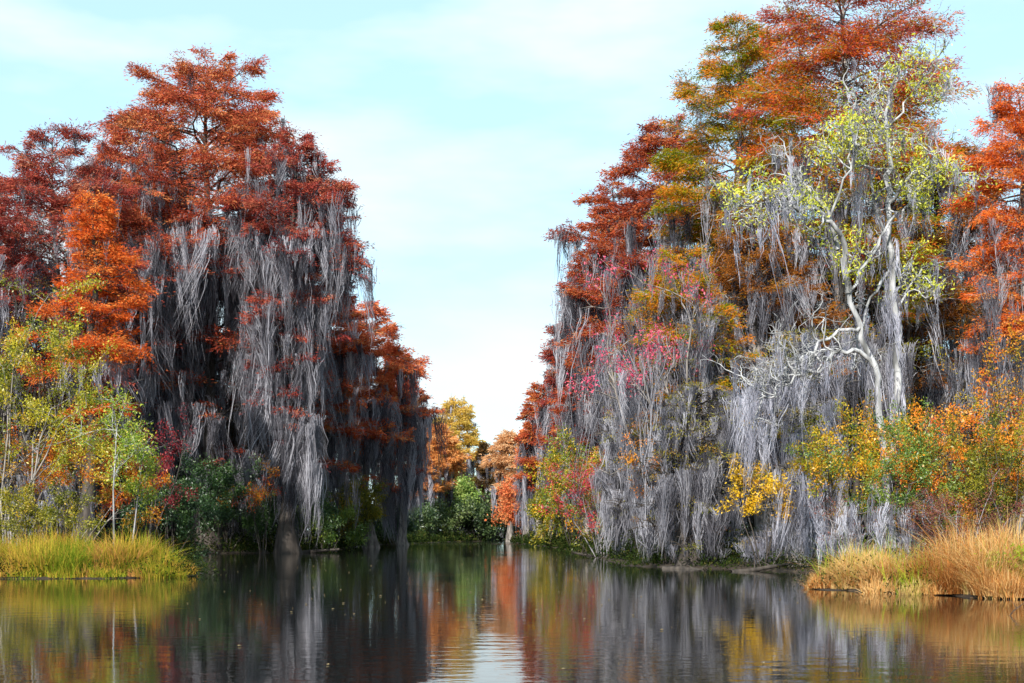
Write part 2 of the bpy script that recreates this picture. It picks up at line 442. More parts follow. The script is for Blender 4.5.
def branchy(rng, wood, p, rad, depth, ends, kids=(3, 5), ratio=.55, wig=.25, spread=.8, up=.15, flat=1.0, minr=.004):
    """Fork side branches off polyline p, recursively; terminal twigs are gathered in ends."""
    L = np.linalg.norm(np.diff(p, axis=0), axis=1).sum(); n = len(p)
    k = rng.integers(kids[0], kids[1] + 1)
    for j in range(k):
        u = rng.uniform(.3, 1) if j else 1.0
        i = min(n - 2, int(u * (n - 1))); w = u * (n - 1) - i
        q = p[i] * (1 - w) + p[i + 1] * w
        d0 = unit(p[i + 1] - p[i])
        d = d0 + rng.normal(size=3) * spread * [1, 1, flat] + [0, 0, up]
        l = L * ratio * rng.uniform(.6, 1.25)
        b = crooked(rng, q, d, l, 4, wig)
        r1 = max(minr, rad * .55)
        tube(wood, b, np.linspace(r1, max(minr * .6, r1 * .45), 5), 4 if r1 > .02 else 3, .5)
        if depth <= 1:
            ends.append(b)
        else:
            branchy(rng, wood, b, r1, depth - 1, ends, kids, ratio, wig, spread, up, flat, minr)


def leafout(rng, buf, ends, per, size, tint0, tintvar, jit=.07, droop=-.1, keep=1.0, aspect=.5):
    E = [e for e in ends if rng.random() < keep]
    if not E:
        return
    E = np.array(E); n = len(E) * per
    rep = np.repeat(np.arange(len(E)), per)
    u = rng.random(n) ** .7 * 3.999; i = u.astype(int); w = (u - i)[:, None]
    pos = E[rep, i] * (1 - w) + E[rep, i + 1] * w + rng.normal(size=(n, 3)) * jit
    d = unit(E[rep, i + 1] - E[rep, i]) * .5 + rng.normal(size=(n, 3)) * .7 + [0, 0, droop]
    tint = np.clip(rng.normal(tint0, tintvar, len(E))[rep] + rng.normal(0, .13, n), 0, 1)
    l = size * rng.uniform(.6, 1.35, n)
    leaves(buf, rng, pos, d, l, l * aspect * rng.uniform(.75, 1.2, n), tint, fold=.08)


def shrub(label, px, Y, hpx, wpx, mat, seed, stems=6, depth=3, per=14, lsz=2.6, keep=1.0, bark='barkdark', tint0=.5, tintvar=.24,
          name='shrub', cat='shrub', group=None, mossd=0, trunk=0.0, kids=(3, 5), lift=0.0, mossmat='moss', lean=0.0, wig=.25):
    rng = np.random.default_rng(seed)
    s = Y / F; X = wx(px, Y); z0 = gz(X, Y)
    z0 = max(z0, 0.0)
    H = hpx * s; W = wpx * s
    root = thing(name, label, cat, (X, Y, z0), group)
    base = np.array([X, Y, z0]); wood, lf, ms = Buf(), Buf(), Buf(); ends = []
    if trunk:
        p = crooked(rng, base - [0, 0, .06], (.02, 0, 1), H * .97, 9, .035)
        r0 = .012 + .006 * H
        tube(wood, p, np.linspace(r0, r0 * .25, 10), 6, .5)
        branchy(rng, wood, p[3:], r0 * .55, 2, ends, (int(stems * 3), int(stems * 4)), W / H * .85, .22, .9, .25)
        stems = 0
    for i in range(stems):
        a = i * 2.4 + rng.normal() * .4
        rr = math.sqrt((i + .5) / stems)
        d = np.array([math.cos(a) * W * .5 * rr, math.sin(a) * W * .5 * rr, H * (.84 - .24 * rr)]) + [lean * H, 0, 0]
        L = np.linalg.norm(d) * rng.uniform(.85, 1.05)
        p0 = base + np.array([math.cos(a) * W * .1 * rr, math.sin(a) * W * .1 * rr, -.06])
        p = crooked(rng, p0, d, L, 5, .10)
        r0 = .008 + .0045 * H
        tube(wood, p, np.linspace(r0, r0 * .4, 6), 5, .5)
        branchy(rng, wood, p[1:] if not lift else p[int(5 * lift):], r0 * .7, depth - 1, ends, kids, .52, wig, .7, .12, minr=.004 if Y < 60 else .008)
        if depth == 1:
            ends.append(p)
    sz = lsz * s * .85
    leafout(rng, lf, ends, int(per * 6.5), sz, tint0, tintvar, jit=sz * 1.15, keep=keep, aspect=.42)
    wood.build('stem', M[bark], root, base, True)
    if lf.n:
        lf.build('foliage', M[mat], root, base)
    if mossd and ends:
        E = np.array([e[2] for e in ends if rng.random() < mossd])
        if len(E):
            L = .25 * H * np.exp(rng.normal(-.6, .5, len(E))) + .2
            beards(ms, rng, E, L, .06 + .1 * L, rng.uniform(16, 34, len(E)), np.clip(s * .5, .012, .07))
            ms.build('hanging_moss', M[mossmat], root, base)
    return root


# ------------------------------------------------------------------ the pale, half bare tree on the right bank
def pale_tree():
    rng = np.random.default_rng(77)
    Y = 37.0
    bx = wx(888, Y); z0 = gz(bx, Y)
    root = thing('bare_tree', 'white barked half bare tree with crooked limbs and lime leaves, leaning over the bank', 'tree', (bx, Y, z0))
    base = np.array([bx, Y, z0]); wood, lf, ms = Buf(), Buf(), Buf()

    def path(pts, dy):
        q = np.array([(wx(a, Y), Y + dd, wz(b, Y)) for (a, b), dd in zip(pts, np.linspace(dy[0], dy[1], len(pts)))])
        t = np.linspace(0, len(q) - 1, (len(q) - 1) * 3 + 1); i = np.minimum(t.astype(int), len(q) - 2); w = (t - i)[:, None]
        ww = w * w * (3 - 2 * w) * .5 + w * .5
        r = q[i] * (1 - ww) + q[i + 1] * ww
        r[1:] += rng.normal(size=(len(r) - 1, 3)) * .055
        return r
    ends = []; mossroots = []
    limbs = [  # pixel path, depth from-to, radius from-to, twigs
        ([(892, 548), (888, 490), (886, 440), (880, 400), (874, 365), (862, 325), (850, 292)], (0, .1), (.11, .065), 0),
        ([(850, 292), (842, 262), (838, 240), (822, 222), (800, 215)], (.1, -.8), (.10, .05), 3),
        ([(800, 215), (775, 218), (750, 214), (728, 219)], (-.8, -1.6), (.055, .018), 12),
        ([(838, 250), (832, 215), (815, 190), (800, 165), (782, 150)], (0, .9), (.06, .012), 8),
        ([(832, 215), (845, 180), (850, 150), (852, 125)], (.2, -.4), (.045, .012), 7),
        ([(874, 365), (850, 350), (830, 356), (812, 374), (790, 380), (765, 400), (742, 392)], (.1, -1.4), (.075, .02), 11),
        ([(862, 325), (842, 330), (825, 340), (806, 358), (786, 366), (764, 388), (750, 420)], (0, -.6), (.065, .018), 11),
        ([(900, 548), (904, 480), (908, 430), (912, 370), (910, 300), (905, 240), (905, 190)], (1.4, 1.6), (.13, .075), 0),
        ([(905, 190), (906, 150), (902, 110), (906, 72), (915, 48)], (1.6, 1.6), (.10, .015), 8),
        ([(905, 190), (925, 165), (945, 148), (962, 160), (978, 168)], (1.6, .6), (.06, .012), 8),
        ([(908, 210), (930, 190), (940, 158), (948, 140)], (1.6, 2.4), (.045, .012), 6),
        ([(905, 240), (890, 205), (880, 170), (866, 150), (850, 140)], (1.6, .4), (.06, .012), 8),
        ([(902, 110), (885, 96), (868, 92), (858, 80)], (1.6, .9), (.04, .01), 6),
        ([(904, 110), (922, 92), (932, 70), (948, 50), (962, 30)], (1.6, 2.2), (.04, .008), 5),
        ([(850, 292), (872, 262), (892, 228), (905, 205)], (.1, 1.2), (.05, .035), 3),
        ([(905, 260), (885, 290), (870, 330), (862, 360)], (1.6, 1.0), (.05, .02), 4),
        ([(905, 300), (925, 285), (940, 262), (952, 258)], (1.6, 2.6), (.05, .012), 5),
    ]
    for pts, dy, rad, tw in limbs:
        p = path(pts, dy)
        fl = np.linspace(rad[0], rad[1], len(p)) * (1 if rad[0] > .1 else .9)
        if rad[0] > .15:
            fl[:3] *= [1.5, 1.2, 1.05]
        tube(wood, p, fl, 8 if rad[0] > .08 else 6, .5)
        n = len(p)
        for j in range(int(tw * 1.7)):
            i = int(rng.uniform(.25, 1) * (n - 2)) if j else n - 2
            d = unit(p[i + 1] - p[i]) * .6 + rng.normal(size=3) * [.8, .7, .6] + [0, 0, .12]
            b = crooked(rng, p[i + 1], d, rng.uniform(.5, 1.2), 7, .42)
            tube(wood, b, np.linspace(.026, .012, 8), 5, .5)
            branchy(rng, wood, b, .024, 2, ends, (3, 4), .6, .45, .85, .02, minr=.009)
        if len(pts) > 3:
            mossroots += [q for q in p[3:] if rng.random() < .3]
    E = np.array([e[-1] for e in ends])
    top = [e for e in ends if e[-1][2] > wz(290, Y)]
    hid = rng.random(len(top))
    # leaves come in clumps: a slow noise over space decides which twigs still carry theirs
    tp = np.array([e[-1] for e in top])
    nz = np.sin(tp[:, 0] * 2.3 + 1) + np.sin(tp[:, 2] * 2.0 + tp[:, 0]) + np.sin(tp[:, 1] * 2.6)
    top = [e for e, v, h in zip(top, nz, hid) if v + h * 1.4 > .8]
    leafout(rng, lf, top, 11, .095, .5, .2, jit=.13, droop=-.15, aspect=.4)
    mr = np.array(mossroots); lo = E[rng.random(len(E)) < .06]
    mr = np.concatenate([mr, lo])
    L = np.exp(rng.normal(-.15, .55, len(mr))) * np.interp(mr[:, 2], [2, 7, 12], [1.3, 1.1, .5])
    beards(ms, rng, mr, L, .05 + .07 * L, rng.uniform(16, 34, len(mr)), .016)
    # the sleeve of moss that clothes the rear stem
    zz = rng.uniform(wz(470, Y), wz(190, Y), 45); a = rng.uniform(0, 6.28, 45)
    xx = np.interp(zz, [wz(470, Y), wz(370, Y), wz(240, Y), wz(190, Y)], [wx(906, Y), wx(912, Y), wx(905, Y), wx(905, Y)])
    sl = np.c_[xx + np.cos(a) * .16, Y + 1.5 + np.sin(a) * .16, zz]
    beards(ms, rng, sl, rng.uniform(.5, 1.6, 45), np.full(45, .07), np.full(45, 20), .016)
    wood.build('trunk', M['barkwhite'], root, base, True)
    lf.build('crown', M['lime'], root, base)
    ms.build('hanging_moss', M['mosspale'], root, base)


# ------------------------------------------------------------------ grass
def grass(label, name, clumps, mat, seed, stiff=.55):
    """clumps: (px, Y, height m, radius m, blades)."""
    rng = np.random.default_rng(seed); b = Buf()
    for px, Y, h, r, n in clumps:
        n = int(n * 2.1)
        X = wx(px, Y)
        a = rng.uniform(0, 6.28, n); q = np.sqrt(rng.random(n)) * r
        x = X + np.cos(a) * q * 1.15; y = Y + np.sin(a) * q
        ok = land(x, y) > -.25
        x, y, a, q = x[ok], y[ok], a[ok], q[ok]; m = len(x)
        if not m:
            continue
        z = np.maximum(ground_z(x, y), -.05)
        out = np.c_[np.cos(a), np.sin(a), np.zeros(m)] * (q / r)[:, None] * .5 + rng.normal(size=(m, 3)) * [.5, .5, 0]
        hh = h * rng.uniform(.3, 1.15, m) * (1 - .35 * (q / r) ** 2)
        k = 4; s = np.linspace(0, 1, k + 1)
        bend = rng.uniform(.1, 1.25, m) * (1 - stiff) * 2
        c = np.empty((m, k + 1, 3))
        c[..., 0] = x[:, None] + out[:, :1] * hh[:, None] * (s ** 1.8 * 1)[None] * bend[:, None]
        c[..., 1] = y[:, None] + out[:, 1:2] * hh[:, None] * (s ** 1.8)[None] * bend[:, None]
        c[..., 2] = z[:, None] + hh[:, None] * (s - .34 * bend[:, None] * s ** 3)
        w = (rng.uniform(.003, .0075, m) * Y / 27)[:, None] * np.array([1, 1, .85, .55, .06])[None]
        ya = rng.uniform(0, np.pi, m)
        dx = np.stack([np.cos(ya)[:, None] * w, np.sin(ya)[:, None] * w, np.zeros_like(w)], -1)
        v = np.stack([c - dx, c + dx], 2).reshape(-1, 3)
        bi = (np.arange(m) * (k + 1) * 2)[:, None] + (np.arange(k) * 2)[None]
        cl = rng.normal(0, .2)
        t = np.clip(rng.normal(.5, .22, m) + cl, 0, 1)
        b.add(v, np.stack([bi, bi + 1, bi + 3, bi + 2], -1).reshape(-1, 4), np.repeat(t, (k + 1) * 2))
    o = b.build(name, M[mat]); mark(o, label, 'grass', kind='stuff')


# ------------------------------------------------------------------ the wood behind, one mass per bank
def woods(label, spots, seed, name='woods'):
    """spots: (x, y, height) of trunks one cannot tell apart."""
    rng = np.random.default_rng(seed); b = Buf()
    for x, y, h in spots:
        z0 = gz(x, y); s = y / F
        p = crooked(rng, (x, y, z0 - .1), (rng.normal() * .05, rng.normal() * .05, 1), h, 6, .04)
        tube(b, p, np.linspace(.2, .04, 7), 6, .5, 0)
        n = int(h * 3.2)
        t = rng.uniform(.12, 1, n); a = rng.uniform(0, 6.28, n); q = rng.uniform(.2, 2.6, n) * (1.1 - t * .75)
        c = np.c_[x + np.cos(a) * q, y + np.sin(a) * q, z0 + t * h]
        L = np.exp(rng.normal(.45, .5, n))
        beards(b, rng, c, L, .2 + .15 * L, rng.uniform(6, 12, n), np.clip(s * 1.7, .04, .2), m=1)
        k = int(h * 5); t = rng.uniform(.25, 1, k); a = rng.uniform(0, 6.28, k); q = rng.uniform(.3, 2.6, k) * (1.1 - t * .75)
        c = np.c_[x + np.cos(a) * q, y + np.sin(a) * q, z0 + t * h]
        rep = np.repeat(np.arange(k), 26)
        pos = c[rep] + rng.normal(size=(len(rep), 3)) * [.35, .35, .16]
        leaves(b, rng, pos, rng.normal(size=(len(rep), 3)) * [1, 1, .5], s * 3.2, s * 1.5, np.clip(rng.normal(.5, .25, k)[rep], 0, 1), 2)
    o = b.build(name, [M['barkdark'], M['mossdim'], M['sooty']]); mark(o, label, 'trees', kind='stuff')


def undergrowth(label, pts, seed, mat='under'):
    """pts: (x, y, height, radius) of low dark bushes and ferns along the waterline."""
    rng = np.random.default_rng(seed); b = Buf()
    for x, y, h, r in pts:
        s = y / F; n = int(150 * r * h / (s * 25) ** 2 * .6) + 40
        u = unit(rng.normal(size=(n, 3))) * (rng.random(n) ** .45)[:, None]
        pos = np.array([x, y, max(0.03, gz(x, y))]) + np.c_[u[:, 0] * r, u[:, 1] * r, np.abs(u[:, 2]) * h]
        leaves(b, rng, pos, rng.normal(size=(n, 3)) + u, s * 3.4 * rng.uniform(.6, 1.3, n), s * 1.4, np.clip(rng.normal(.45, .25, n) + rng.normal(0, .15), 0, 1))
    o = b.build('undergrowth', M[mat]); mark(o, label, 'undergrowth', kind='stuff')


# ------------------------------------------------------------------ build
T0 = time.time()
make_ground()

# ---- left bank cypresses
cypress('tallest russet cypress of the left bank, domed crown over long grey moss curtains', 207, 79, 52,
        [(52, 8), (75, 40), (100, 62), (150, 88), (200, 98), (300, 104), (400, 96), (470, 74)], 'crown1', 1, 95,
        fol=((0, .08), (.3, .22), (.5, .5), (.66, 1), (1, 1)), moss=((0, 1), (.6, .9), (.72, .3), (.85, .02)), mossL=3.5, tint0=.55, dens=.85, tintgrad=.5, mossd=1.7, bark='barkdark')
cypress('dark red cypress with drooping tips at the water side of the tallest left cypress', 288, 75, 132,
        [(132, 10), (165, 28), (205, 52), (265, 62), (300, 44), (400, 34), (470, 26)], 'red', 2, 75,
        fol=((0, .06), (.3, .22), (.5, .42), (.72, .9), (1, 1)), moss=((0, 1), (.7, .95), (.9, .2)), mossL=3.2, tint0=.5, side=1.05, mossd=1.3, bark='barkdark')
cypress('russet cypress half hidden behind the bright orange one on the left bank', 142, 83, 116,
        [(116, 12), (140, 40), (200, 62), (300, 66), (420, 60)], 'crown1', 3, 60,
        fol=((0, .05), (.5, .25), (.7, .9), (1, 1)), mossL=3.8, tint0=.42)
cypress('dark red open crowned cypress at the far left with sky showing through', 62, 71, 126,
        [(126, 10), (155, 46), (210, 74), (300, 82), (430, 70)], 'red', 4, 74,
        fol=((0, .15), (.5, .5), (.7, .8), (1, .75)), mossL=2.8, tint0=.5, dens=.95, moss=((0, .8), (.6, .45), (.8, .1)))
cypress('dark red cypress cut by the left edge of the photo', -22, 66, 172,
        [(172, 8), (210, 45), (300, 66), (430, 60)], 'red', 5, 50, fol=((0, .15), (.5, .5), (.7, .8), (1, .75)), mossL=2.6, tint0=.45)
cypress('slim bright orange cypress glowing in front of the dark red one on the left', 92, 60, 188,
        [(188, 6), (230, 24), (300, 44), (360, 52), (420, 46)], 'orange', 6, 60,
        fol=((0, .5), (.45, .95), (1, 1)), moss=((0, .35), (.6, .12), (1, 0)), mossL=1.6, tint0=.5, dens=.72, bark='barkdark')
cypress('grey moss laden cypress with few leaves beside the salmon one on the left bank', 325, 90, 255,
        [(255, 6), (300, 34), (360, 48), (470, 44)], 'rust', 7, 60, fol=((0, .1), (.5, .4), (.75, .9), (1, 1)), mossL=3.4)
cypress('salmon orange cypress on the left bank below the tall crowns', 372, 99, 300,
        [(300, 12), (330, 36), (380, 54), (440, 54), (490, 44)], 'salmon', 8, 64,
        fol=((0, .08), (.35, .25), (.55, .9), (1, 1)), moss=((0, 1), (.5, .9), (.75, .2)), mossL=3.6, tint0=.5)
cypress('dark rust cypress ending the left bank row beside the golden far trees', 404, 112, 352,
        [(352, 6), (375, 16), (410, 22), (480, 24)], 'rust', 9, 50,
        fol=((0, .12), (.5, .4), (.7, .9), (1, 1)), mossL=3.4, tint0=.45)

# ---- far end
FG = 'trees closing the far end of the channel'
cypress('golden yellow cypress closing the far end of the channel', 461, 168, 400, [(400, 6), (415, 18), (440, 28), (470, 28), (500, 20)], 'gold', 20, 48,
        fol=((0, .3), (.4, .8), (1, 1)), moss=((0, .4), (.5, .1), (1, 0)), mossL=2.4, tint0=.5, dens=1.1, group=FG)
cypress('amber orange cypress left of the golden one at the channel end', 438, 158, 424, [(424, 6), (440, 18), (465, 26), (495, 22)], 'amber', 21, 50,
        fol=((0, .3), (.4, .9), (1, 1)), moss=((0, .7), (.5, .2), (1, 0)), mossL=2.6, group=FG)
cypress('thin dark brown cypress in the gap between golden and peach trees', 483, 160, 444, [(444, 3), (460, 8), (500, 11)], 'sooty', 22, 34,
        fol=((0, .6), (1, 1)), moss=((0, .6), (1, .2)), mossL=1.6, group=FG)
cypress('peach coloured cypress right of the gap at the channel end', 510, 152, 432, [(432, 5), (445, 15), (470, 22), (505, 20)], 'peach', 23, 44,
        fol=((0, .4), (.4, .9), (1, 1)), moss=((0, .6), (.5, .2), (1, 0)), mossL=2.2, group=FG)
cypress('small amber cypress against the dark rust end of the left row', 419, 150, 440, [(440, 5), (460, 14), (500, 16)], 'amber', 24, 36,
        fol=((0, .4), (.4, .8), (1, 1)), moss=((0, .9), (.5, .4), (1, 0)), mossL=2.6, group=FG, tint0=.35)
cypress('salmon cypress with pale moss at the far tip of the right bank', 527, 136, 425, [(425, 4), (440, 12), (470, 17), (510, 15)], 'salmon', 25, 40,
        fol=((0, .3), (.4, .7), (1, 1)), moss=((0, .9), (.5, .4), (1, 0)), mossL=2.6, group=FG, tint0=.65, mossmat='mosspale')

# ---- right bank cypresses, far to near
RG = ((0, .12), (.35, .45), (.5, .9), (1, 1)); RM = ((0, 1), (.5, .75), (.75, .25), (1, .05))
cypress('small rust cypress at the far low end of the right bank slope', 541, 121, 382, [(382, 4), (405, 16), (450, 20), (490, 18)], 'rust', 30, 46, fol=RG, moss=RM, mossL=3.4, tint0=.6)
cypress('rust cypress second from the far end of the right bank slope', 562, 109, 328, [(328, 5), (360, 18), (420, 30), (480, 28)], 'rust', 31, 52, fol=RG, moss=RM, mossL=3.6)
cypress('rust red cypress with moss fringes midway down the right bank slope', 590, 97, 266, [(266, 6), (295, 28), (340, 40), (430, 42), (490, 34)], 'red', 32, 62, fol=RG, moss=RM, mossL=3.8, tint0=.45)
cypress('rust brown cypress with jutting limbs high on the right bank slope', 615, 87, 178, [(178, 6), (210, 38), (260, 52), (330, 62), (430, 60), (500, 40)], 'rust', 33, 74,
        fol=((0, .1), (.3, .45), (.45, .9), (1, 1)), moss=RM, mossL=3.2, tint0=.5)
cypress('dark rust cypress leaning against the olive gold one', 655, 77, 118, [(118, 6), (150, 34), (220, 56), (330, 70), (450, 64)], 'rust', 34, 76,
        fol=((0, .1), (.35, .45), (.5, .85), (1, 1)), moss=RM, mossL=3.0, tint0=.42)
cypress('olive and gold cypress with layered sprays on the right bank', 730, 62, 22,
        [(22, 8), (55, 36), (110, 66), (180, 72), (260, 82), (350, 84), (430, 70)], 'olive', 35, 84,
        fol=((0, .08), (.3, .4), (.42, .85), (1, 1)), moss=((0, 1), (.45, .8), (.62, .3), (.8, .08), (1, 0)), mossL=2.8, tint0=.4, tintvar=.34, dens=1.1, mossmat='moss')
cypress('tallest flame orange cypress of the right bank reaching the top of the photo', 838, 57, -30,
        [(-30, 14), (10, 55), (50, 84), (110, 96), (180, 100), (270, 104), (380, 90), (430, 70)], 'flame', 36, 96,
        fol=((0, .06), (.45, .4), (.6, .85), (.8, 1), (1, .8)), moss=((0, 1), (.45, .8), (.6, .2), (.72, 0)), mossL=2.8, tint0=.34, tintgrad=1.5, tintvar=.26, dens=.75)
cypress('brown gold cypress behind the white barked tree on the right', 948, 64, 140, [(140, 14), (175, 46), (250, 64), (350, 66), (450, 50)], 'brown', 37, 84,
        fol=((0, .1), (.4, .4), (.6, .9), (1, 1)), mossL=3.2, tint0=.55)
cypress('flame orange cypress cut by the right edge of the photo', 1030, 48, 78, [(78, 8), (120, 34), (190, 54), (280, 58), (340, 50), (400, 40)], 'orange', 38, 70, tint0=.6,
        fol=((0, .25), (.35, .5), (.5, .9), (1, 1)), moss=((0, .6), (.5, .5), (.7, .1)), mossL=2.0, tintgrad=-.3, dens=1.0)
cypress('low grey moss curtained cypress with olive orange sprays above, behind the crimson maple', 684, 51, 250, [(250, 8), (290, 34), (350, 56), (430, 66), (500, 60), (540, 50)], 'olive', 39, 80,
        fol=((0, .05), (.45, .12), (.65, .6), (1, .9)), moss=((0, 1), (1, .7)), mossL=2.2, mossd=.8)
cypress('pale moss curtained low tree hanging to the water beside the straw grass', 800, 45, 330, [(330, 8), (370, 30), (430, 46), (500, 52), (545, 48)], 'oliveshrub', 40, 70,
        fol=((0, .04), (.6, .1), (1, .3)), moss=((0, 1), (1, .8)), mossL=1.8, mossd=1.15, mossmat='mosspale', lf=.8)
cypress('grey moss draped cypress in the shade between white tree and olive gold cypress', 765, 55, 190, [(190, 8), (240, 40), (330, 60), (430, 60), (500, 50)], 'brown', 41, 76,
        fol=((0, .05), (.35, .3), (.6, .5), (1, .7)), moss=((0, .3), (.5, .6), (1, .6)), mossL=2.2, mossd=.5)
cypress('stunted grey moss wrapped tree trailing in the water left of the dark hollow', 688, 46.9, 385, [(385, 8), (420, 30), (470, 46), (520, 50), (545, 46)], 'oliveshrub', 42, 46,
        fol=((0, .05), (.6, .12), (1, .3)), moss=((0, 1), (1, .8)), mossL=1.6, mossd=1.2, lf=.8, dens=.6, bark='barkdark')
cypress('stunted grey moss wrapped tree right of the crimson and olive shrub', 642, 57, 390, [(390, 8), (430, 26), (480, 38), (520, 42), (550, 38)], 'oliveshrub', 43, 44,
        fol=((0, .05), (.6, .15), (1, .4)), moss=((0, 1), (1, .8)), mossL=1.6, mossd=1.1, lf=.8, dens=.6, bark='barkdark')
pale_tree()

# ---- left bank shrubs
SG = 'shrubs along the banks'
shrub('tall yellow green shrub at the left edge behind the sedge', 12, 43, 262, 110, 'yellowgreen', 101, 9, 3, 24, 3.4, group=SG, tint0=.5, bark='bark', kids=(3, 5))
shrub('low olive bush at the far left close behind the sedge', 34, 40.5, 84, 90, 'oliveshrub', 114, 9, 3, 12, 3.0, group=SG, tint0=.4)
shrub('orange and yellow bush between the left edge shrub and the white stemmed sapling', 66, 46, 150, 110, 'autumnmix', 102, 9, 3, 15, 3.0, group=SG, bark='bark')
shrub('white stemmed sapling with green leaves rising out of the sedge', 113, 40.5, 150, 74, 'saplinggreen', 103, 4, 3, 3, 3.6, group=SG, name='sapling', cat='sapling', bark='barkwhite', trunk=.45, kids=(2, 4))
shrub('slender grey sapling with few leaves next to the white stemmed one', 131, 42, 120, 46, 'saplinggreen', 104, 3, 3, 6, 3.2, group=SG, name='sapling', cat='sapling', bark='barkpale', trunk=.4, kids=(2, 3), keep=.6)
shrub('deep crimson shrub under the bright orange cypress', 146, 58, 160, 50, 'darkcrimson', 105, 5, 3, 10, 2.6, group=SG, keep=.7, lift=.4)
shrub('dark green shrub in shade behind the white stemmed sapling', 168, 62, 92, 74, 'darkgreen', 106, 8, 3, 14, 3.0, group=SG, tint0=.4)
shrub('dark green shrub at the foot of the tallest left cypress', 226, 76, 84, 76, 'darkgreen', 107, 8, 3, 14, 3.0, group=SG)
shrub('low green shrub at the waterline under the left moss curtain', 284, 77.1, 66, 70, 'darkgreen', 108, 7, 3, 12, 3.0, group=SG, tint0=.6)
shrub('yellow green shrub at the waterline right of the moss curtain', 350, 93, 66, 54, 'oliveshrub', 109, 8, 3, 12, 3.0, group=SG, tint0=.35)
shrub('small olive shrub left of the yellow green waterline shrub', 322, 86, 50, 40, 'green', 110, 6, 3, 12, 3.0, group=SG, tint0=.7)
shrub('dark shrub at the waterline below the salmon cypress', 392, 118, 36, 40, 'darkgreen', 111, 7, 3, 12, 3.2, group=SG)
shrub('yellow stained small shrub hanging in the dark under the left moss', 262, 73, 96, 40, 'autumnmix', 112, 4, 3, 6, 2.4, group=SG, lift=.5, keep=.5)
shrub('bare lilac grey thicket at the far left behind the bushes', 8, 52, 130, 120, 'purple', 113, 12, 3, 3, 2.0, group=SG, bark='barkpale', mossd=.6, keep=.4)

# ---- far shrubs
FS = 'green bushes at the channel end'
shrub('dark green bush at the left foot of the channel end', 424, 146, 34, 34, 'bluegreen', 120, 7, 3, 10, 3.2, group=FS, tint0=.35)
shrub('mid green bush below the pale green one at the channel end', 446, 154, 40, 36, 'bluegreen', 121, 8, 3, 11, 3.2, group=FS, tint0=.6)
shrub('pale green willowy bush in front of the amber cypress', 457, 158, 66, 26, 'palegreen', 122, 6, 3, 11, 3.2, group=FS, lift=.3)
shrub('blue green bush directly under the gap of sky', 476, 156, 42, 40, 'bluegreen', 123, 8, 3, 11, 3.2, group=FS, tint0=.4)
shrub('round dark green bush at the right foot of the channel end', 494, 157, 44, 30, 'bluegreen', 124, 7, 3, 11, 3.2, group=FS, tint0=.25)
shrub('salmon and olive bush on the far tip of the right bank', 519, 138, 66, 28, 'salmon', 125, 6, 3, 10, 3.0, group=FS, tint0=.7)

# ---- right bank shrubs
shrub('olive shrub at the waterline below the small rust cypress', 549, 104, 70, 50, 'oliveshrub', 130, 8, 3, 13, 3.0, group=SG, tint0=.4)
shrub('tall yellow green and olive shrub beside the water on the right bank', 576, 81, 104, 62, 'goldshrub', 131, 9, 3, 14, 3.0, group=SG, tint0=.25)
shrub('crimson and olive shrub overhanging the water below the grey curtain', 602, 63, 104, 84, 'crimsonmix', 132, 8, 3, 10, 2.8, group=SG, tint0=.45, bark='barkpale', tintvar=.32)
shrub('tall thin crimson leaved maple with lilac grey twigs against the rust slope', 690, 48.7, 350, 130, 'magenta', 133, 6, 4, 3, 3.6, group=SG, name='maple_tree', cat='tree', bark='bark', keep=.5, lift=.6, mossd=.2, lean=-.09, kids=(3, 4))
shrub('orange and yellow shrub hung in the grey curtain right of the crimson maple', 668, 48.2, 165, 56, 'orangeshrub', 134, 5, 3, 8, 3.0, group=SG, lift=.6, keep=.6, mossd=.3)
shrub('bright yellow shrub against the dark hollow in the moss', 764, 44.5, 130, 62, 'yellow', 135, 6, 3, 10, 3.4, group=SG, lift=.6, keep=.75)
shrub('round gold and green shrub left of the white trunk', 846, 38.5, 186, 80, 'goldshrub', 136, 9, 3, 13, 3.4, group=SG, lift=.45, tint0=.5)
shrub('large orange gold shrub right of the white trunk', 957, 34.5, 176, 96, 'orangeshrub', 137, 10, 3, 13, 3.6, group=SG, lift=.35, tint0=.5)
shrub('green shrub below the orange gold one behind the straw grass', 922, 33.5, 150, 90, 'green', 138, 9, 3, 13, 3.2, group=SG, tint0=.75)
shrub('green shrub at the right edge behind the straw grass', 1004, 33, 170, 90, 'oliveshrub', 139, 9, 3, 13, 3.4, group=SG, tint0=.3)
shrub('tall olive and orange shrub under the flame cypress at the right edge', 1016, 38, 240, 80, 'autumnmix', 140, 8, 3, 11, 3.4, group=SG, lift=.3, tint0=.4)
shrub('bare grey thicket of twigs between pale curtain and straw grass', 872, 33, 96, 110, 'purple', 141, 12, 3, 4, 2.4, group=SG, bark='barkpale', keep=.35, mossd=.5, mossmat='mosspale')
shrub('dull purple red shrub between the green shrubs on the right', 968, 31.5, 110, 80, 'purple', 142, 8, 3, 9, 2.8, group=SG, bark='barkpale', tint0=.55)
shrub('small lime green plant in the straw grass at the right edge', 1016, 26.5, 44, 40, 'reed', 143, 8, 2, 12, 5, group=SG, name='marsh_plant', cat='plant')

# ---- grass
rng = np.random.default_rng(5)


